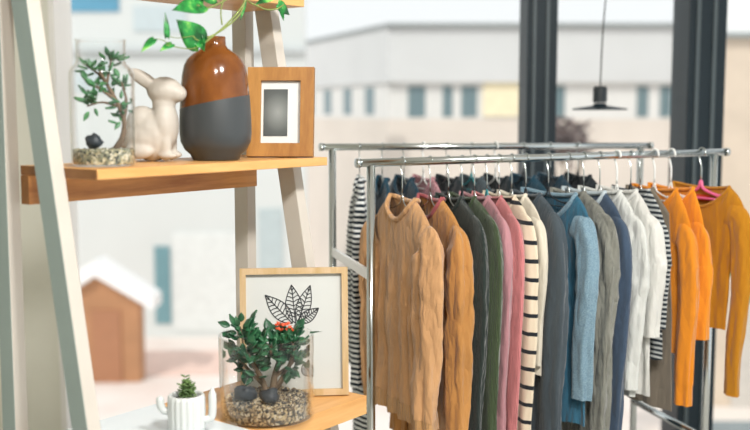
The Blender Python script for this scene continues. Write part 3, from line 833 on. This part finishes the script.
F = mat_fabric
fm = {
 'tan': F('tan_fleece', '#c2966a', mott=.16, mscale=9, crk=.6), 'tan_rib': F('tan_rib_knit', '#b98f60', rib=60),
 'ochre': F('ochre_suede', '#b5824a', mott=.16, mscale=8, crk=.6), 'lining': F('red_lining', '#a4575b'),
 'dgreen': F('dark_green_knit', '#28322f', rib=70), 'olive': F('olive_rib_knit', '#3f4d35', rib=55),
 'mauve': F('mauve_knit', '#ab7c82', mott=.16), 'pink': F('salmon_pink', '#c67c7d', rib=80, mott=.1),
 'cream_stripe': mat_stripe('cream_black_stripe', '#dccfb8', '#23282e', .050, .22), 'cream': F('cream_cotton', '#d6cfbf'),
 'charcoal': F('charcoal_jersey', '#444e55'), 'denim': F('denim_blue_wash', '#34647c', mott=.3, mscale=10, crk=.6), 'mel': F('pale_blue_melange', '#688799', melange='#8ba5b3', mott=.2, mscale=24),
 'taupe': F('taupe_crinkle', '#7f8078', mott=.25, mscale=16, crk=1.0), 'navy': F('navy_cotton', '#3f4f63', mott=.18), 'ice': F('pale_grey_blue', '#b4c1c7'),
 'white': F('white_cotton', '#d2d5d1', mott=.05, crk=.55), 'white2': F('off_white_cotton', '#d6d6d1', mott=.05, crk=.55),
 'dstripe': mat_stripe('dark_fine_stripe', '#b9bdbc', '#2c343b', .014, .55), 'brown': F('taupe_brown', '#7b7265', mott=.06),
 'orange': F('orange_jersey', '#df8a26', mott=.07), 'orange2': F('bright_orange_jersey', '#e8912a', mott=.06), 'mustard': F('mustard_jersey', '#bb7f1f', mott=.08),
 'bstripe': mat_stripe('navy_white_stripe', '#e4e8e8', '#27333d', .0165, .52), 'dteal': F('dark_teal', '#24485a'), 'ink': F('ink_navy', '#26404f'), 'black': F('soft_black', '#222b30'), 'slate': F('slate_grey', '#4b585f'),
 'rose': F('rose_print', '#9a5560', melange='#d9b6bb'),
}
def zip_pull(g, sh, P):
    q = P(.15, .93, True); bm = B(); box(bm, q.x-.004, q.x+.004, q.y-.006, q.y-.001, q.z-.03, q.z+.01); finish('zip_pull', bm, M['rubber'], g)

def neck_label(g, sh, P):
    q = P(0, 0, False); bm = B(); box(bm, q.x-.030, q.x+.030, q.y-.0045, q.y-.003, q.z-.040, q.z-.022); finish('neck_label', bm, mat_plain('red_label', '#d2452c', .7), g)

# front rail, near end to far end
TH = dict(sry=.0152, T=.0112, sy=-.005, crease=.0012, wr=.65)      # closely packed
garment('hooded_jacket', 'light tan fleece jacket with ribbed hem, first on the front rail', 'jacket', 'light tan fleece jacket', .125, .236, .61, fm['tan'], sleeve=.56, srx=.042, sry=.026, T=.024, neck=.0075, nw=.085, nd=.06, hem=.05, cuff=.05, mh=fm['tan_rib'], seed=1, folds=.013, pleats=5, sy=-.014, crease=.005, wr=1.9, slope=.065)
garment('suede_coat', 'long ochre brown coat hanging just behind the light tan jacket', 'coat', 'long ochre brown coat', .210, .238, .80, fm['ochre'], sleeve=.66, srx=.040, sry=.021, T=.016, neck=.006, m2=fm['lining'], seed=2, folds=.009, extra=zip_pull, slope=.065, crease=.003, wr=1.6, sy=-.008)
garment('cardigan', 'dark green black knit cardigan between the ochre coat and the olive knit', 'cardigan', 'dark green black cardigan', .267, .230, .80, fm['dgreen'], sleeve=.62, seed=3, hem=.06, folds=.004, **TH)
garment('knit_sweater', 'olive green ribbed long knit beside the mauve top', 'sweater', 'olive green ribbed knit', .310, .232, .86, fm['olive'], sleeve=.74, seed=4, hem=.06, folds=.004, hcol='black', **TH)
garment('blouse', 'dusty mauve top between the olive knit and the salmon pink shirt', 'blouse', 'dusty mauve top', .349, .212, .70, fm['mauve'], sleeve=.64, seed=5, folds=.004, nw=.085, **TH)
garment('corduroy_shirt', 'salmon pink corduroy shirt next to the cream striped sweater', 'shirt', 'salmon pink corduroy shirt', .389, .206, .72, fm['pink'], sleeve=.66, seed=6, folds=.004, hcol='teal', neck=.0042, nw=.085, **TH)
garment('striped_sweater', 'cream sweater with wide spaced black stripes in the middle of the rail', 'sweater', 'cream and black striped sweater', .429, .210, .82, fm['cream_stripe'], sleeve=.74, seed=7, folds=.003, neck=.0042, nd=.075, nw=.090, **TH)
garment('tee_shirt', 'cream short tee between the cream striped sweater and charcoal top', 'shirt', 'short cream tee', .470, .198, .50, fm['cream'], sleeve=.42, seed=8, folds=.003, srx=.034, yaw=1, **dict(TH, sry=.0120))
garment('long_cardigan', 'charcoal grey long top just before the denim blue sweater', 'cardigan', 'charcoal grey long top', .517, .208, .85, fm['charcoal'], sleeve=.70, seed=9, folds=.004, hcol='black', yaw=2, sry=.018, T=.013, sy=-.006, crease=.0014)
garment('wide_neck_sweater', 'denim blue wide neck sweater with paler blue sleeves', 'sweater', 'denim blue wide neck sweater', .593, .216, .66, fm['denim'], sleeve=.53, srx=.034, sry=.021, T=.018, seed=10, folds=.008, nw=.120, nd=.085, neck=.007, m2=fm['mel'], ms=fm['mel'], yaw=8, hcol='black', slope=.05, sy=-.006, crease=.003, wr=1.1, sout=.01)
garment('crinkled_shirt', 'grey taupe crinkled long shirt between denim sweater and navy shirt', 'shirt', 'grey taupe crinkled shirt', .660, .216, .84, fm['taupe'], sleeve=.74, srx=.034, sry=.019, T=.014, seed=11, folds=.006, pleats=7, yaw=7, sy=-.008, crease=.003, wr=1.5)
garment('button_shirt', 'navy blue shirt with pale grey collar beside the white shirts', 'shirt', 'navy blue shirt', .715, .212, .76, fm['navy'], sleeve=.68, srx=.038, sry=.019, T=.015, seed=12, folds=.006, m2=fm['ice'], nw=.095, nd=.07, neck=.0065, yaw=6, sy=-.008, slope=.065)
garment('linen_shirt', 'white shirt next to the navy shirt, first of two whites', 'shirt', 'first white shirt', .772, .208, .60, fm['white'], sleeve=.50, sry=.020, T=.016, seed=13, folds=.008, pleats=6, yaw=5, nw=.095, nd=.07, sy=-.008, slope=.07, crease=.003, wr=1.2)
garment('cotton_top', 'off white top with wide sleeves in front of the dark striped cardigan', 'top', 'off white top', .833, .208, .60, fm['white2'], sleeve=.345, srx=.048, sry=.020, T=.016, seed=14, folds=.007, pleats=5, sflare=.2, hcol='white', yaw=4, nw=.09, sy=-.008, slope=.075, crease=.003, wr=1.2)
garment('striped_cardigan', 'fine dark striped top squeezed between off white top and orange sweaters', 'cardigan', 'fine dark striped top', .884, .192, .50, fm['dstripe'], sleeve=.33, srx=.036, seed=15, folds=.003, hcol='black', yaw=3, slope=.075, neck=.0042, nw=.085, **TH)
garment('long_tunic', 'plain taupe brown long tunic hanging below the striped top', 'tunic', 'taupe brown long tunic', .919, .166, .66, fm['brown'], sleeve=0, T=.0115, seed=16, folds=.003, prof=[(0, .8), (.2, .85), (.6, .95), (1, 1.0)], yaw=3, slope=.07, crease=.001)
garment('orange_sweater', 'orange long sleeved sweater on a white hanger, nearer of the two oranges', 'sweater', 'nearer orange sweater', .972, .202, .50, fm['orange'], sleeve=.55, srx=.036, sry=.019, T=.015, seed=17, folds=.006, nw=.10, nd=.07, cuff=.05, hcol='white', yaw=3, slope=.095, sout=.012, sy=-.006, wr=.8)
garment('orange_sweater', 'bright orange long sleeved sweater right before the mustard top', 'sweater', 'farther orange sweater', 1.034, .186, .46, fm['orange2'], sleeve=.35, srx=.040, sry=.019, T=.015, seed=18, folds=.006, nw=.10, nd=.07, hcol='white', yaw=3, slope=.10, sout=.012, sy=-.006, sflare=.5, wr=.8)
garment('mustard_top', 'mustard yellow long sleeved top on a pink hanger at the rail end', 'top', 'mustard yellow top', 1.150, .211, .445, fm['mustard'], sleeve=.595, srx=.032, sry=.019, T=.017, seed=19, folds=.005, nw=.115, nd=.07, neck=.005, hcol='pink', prof=[(0, 1), (.15, .86), (.6, .72), (1, .66)], yaw=7, sy=-.003, slope=.045, extra=neck_label, wr=.8)

# back rail
bk = dict(back=True, group='clothes on the back rail')
garment('striped_dress', 'navy and white striped long dress hanging behind the near rack post', 'dress', 'navy and white striped dress', .122, .20, 1.05, fm['bstripe'], sleeve=.60, sry=.020, T=.016, seed=21, folds=.008, yaw=-18, **bk)
garment('long_sleeved_top', 'dark teal top showing its shoulder beside the rack post on the back rail', 'top', 'dark teal top', .20, .175, .70, fm['dteal'], sleeve=.55, T=.014, sry=.018, seed=22, yaw=-12, **bk)
garment('navy_jacket', 'ink navy jacket seen above the tan jacket collar', 'jacket', 'ink navy jacket', .276, .215, .82, fm['ink'], sleeve=.6, T=.016, sry=.020, seed=23, neck=.0065, yaw=-4, **bk)
garment('print_top', 'rose print top behind the ochre coat collar', 'top', 'rose print top', .345, .19, .62, fm['rose'], sleeve=.45, T=.014, sry=.018, seed=24, hcol='white', **bk)
garment('black_jacket', 'soft black jacket behind the green knits on the back rail', 'jacket', 'soft black jacket', .43, .22, .85, fm['black'], sleeve=.6, T=.016, sry=.022, seed=25, **bk)
garment('slate_top', 'slate grey top behind the pink shirts on the back rail', 'top', 'slate grey top', .52, .21, .80, fm['slate'], sleeve=.6, T=.016, sry=.022, seed=26, hcol='teal', **bk)
garment('black_coat', 'long black coat behind the striped and charcoal tops', 'coat', 'long black coat', .61, .22, .95, fm['black'], sleeve=.6, T=.018, sry=.024, seed=27, hcol='white', **bk)
garment('teal_coat', 'long dark teal coat showing below the denim sweater hem', 'coat', 'long dark teal coat', .715, .22, 1.0, fm['dteal'], sleeve=.62, T=.018, sry=.024, seed=28, hcol='black', **bk)
garment('navy_coat', 'long ink navy coat behind the denim sweater on the back rail', 'coat', 'long ink navy coat', .82, .21, .98, fm['ink'], sleeve=.6, T=.018, sry=.024, seed=29, hcol='black', **bk)
garment('dark_cardigan', 'soft black cardigan behind the navy and white shirts', 'cardigan', 'soft black cardigan behind the white shirts', .93, .20, .80, fm['black'], sleeve=.55, T=.016, sry=.022, seed=30, hcol='black', **bk)

# ------------------------------------------------------------------ pendant lamp by the window
pl = thing('pendant_lamp', 'small black pendant lamp with a flat disc shade hanging between the dark posts', 'lamp', (.905, 4.05, 1.608))
bm = B(); tube(bm, crom([(0, 0, .09), (.005, 0, .3), (.02, 0, .6), (.02, 0, 1.192)], 16), .0028, 6); finish('cable', bm, M['rubber'], pl, True)
bm = B(); lathe(bm, [(0, .095), (.024, .095), (.028, .085), (.028, .03), (0, .03)], 24); finish('socket', bm, mat_plain('lamp_black', '#2b3338', .5), pl, False)
bm = B(); lathe(bm, [(0, .028), (.02, .028), (.03, .018), (.108, .006), (.108, 0), (0, .0)], 40); finish('shade', bm, M['frame'], pl, False)
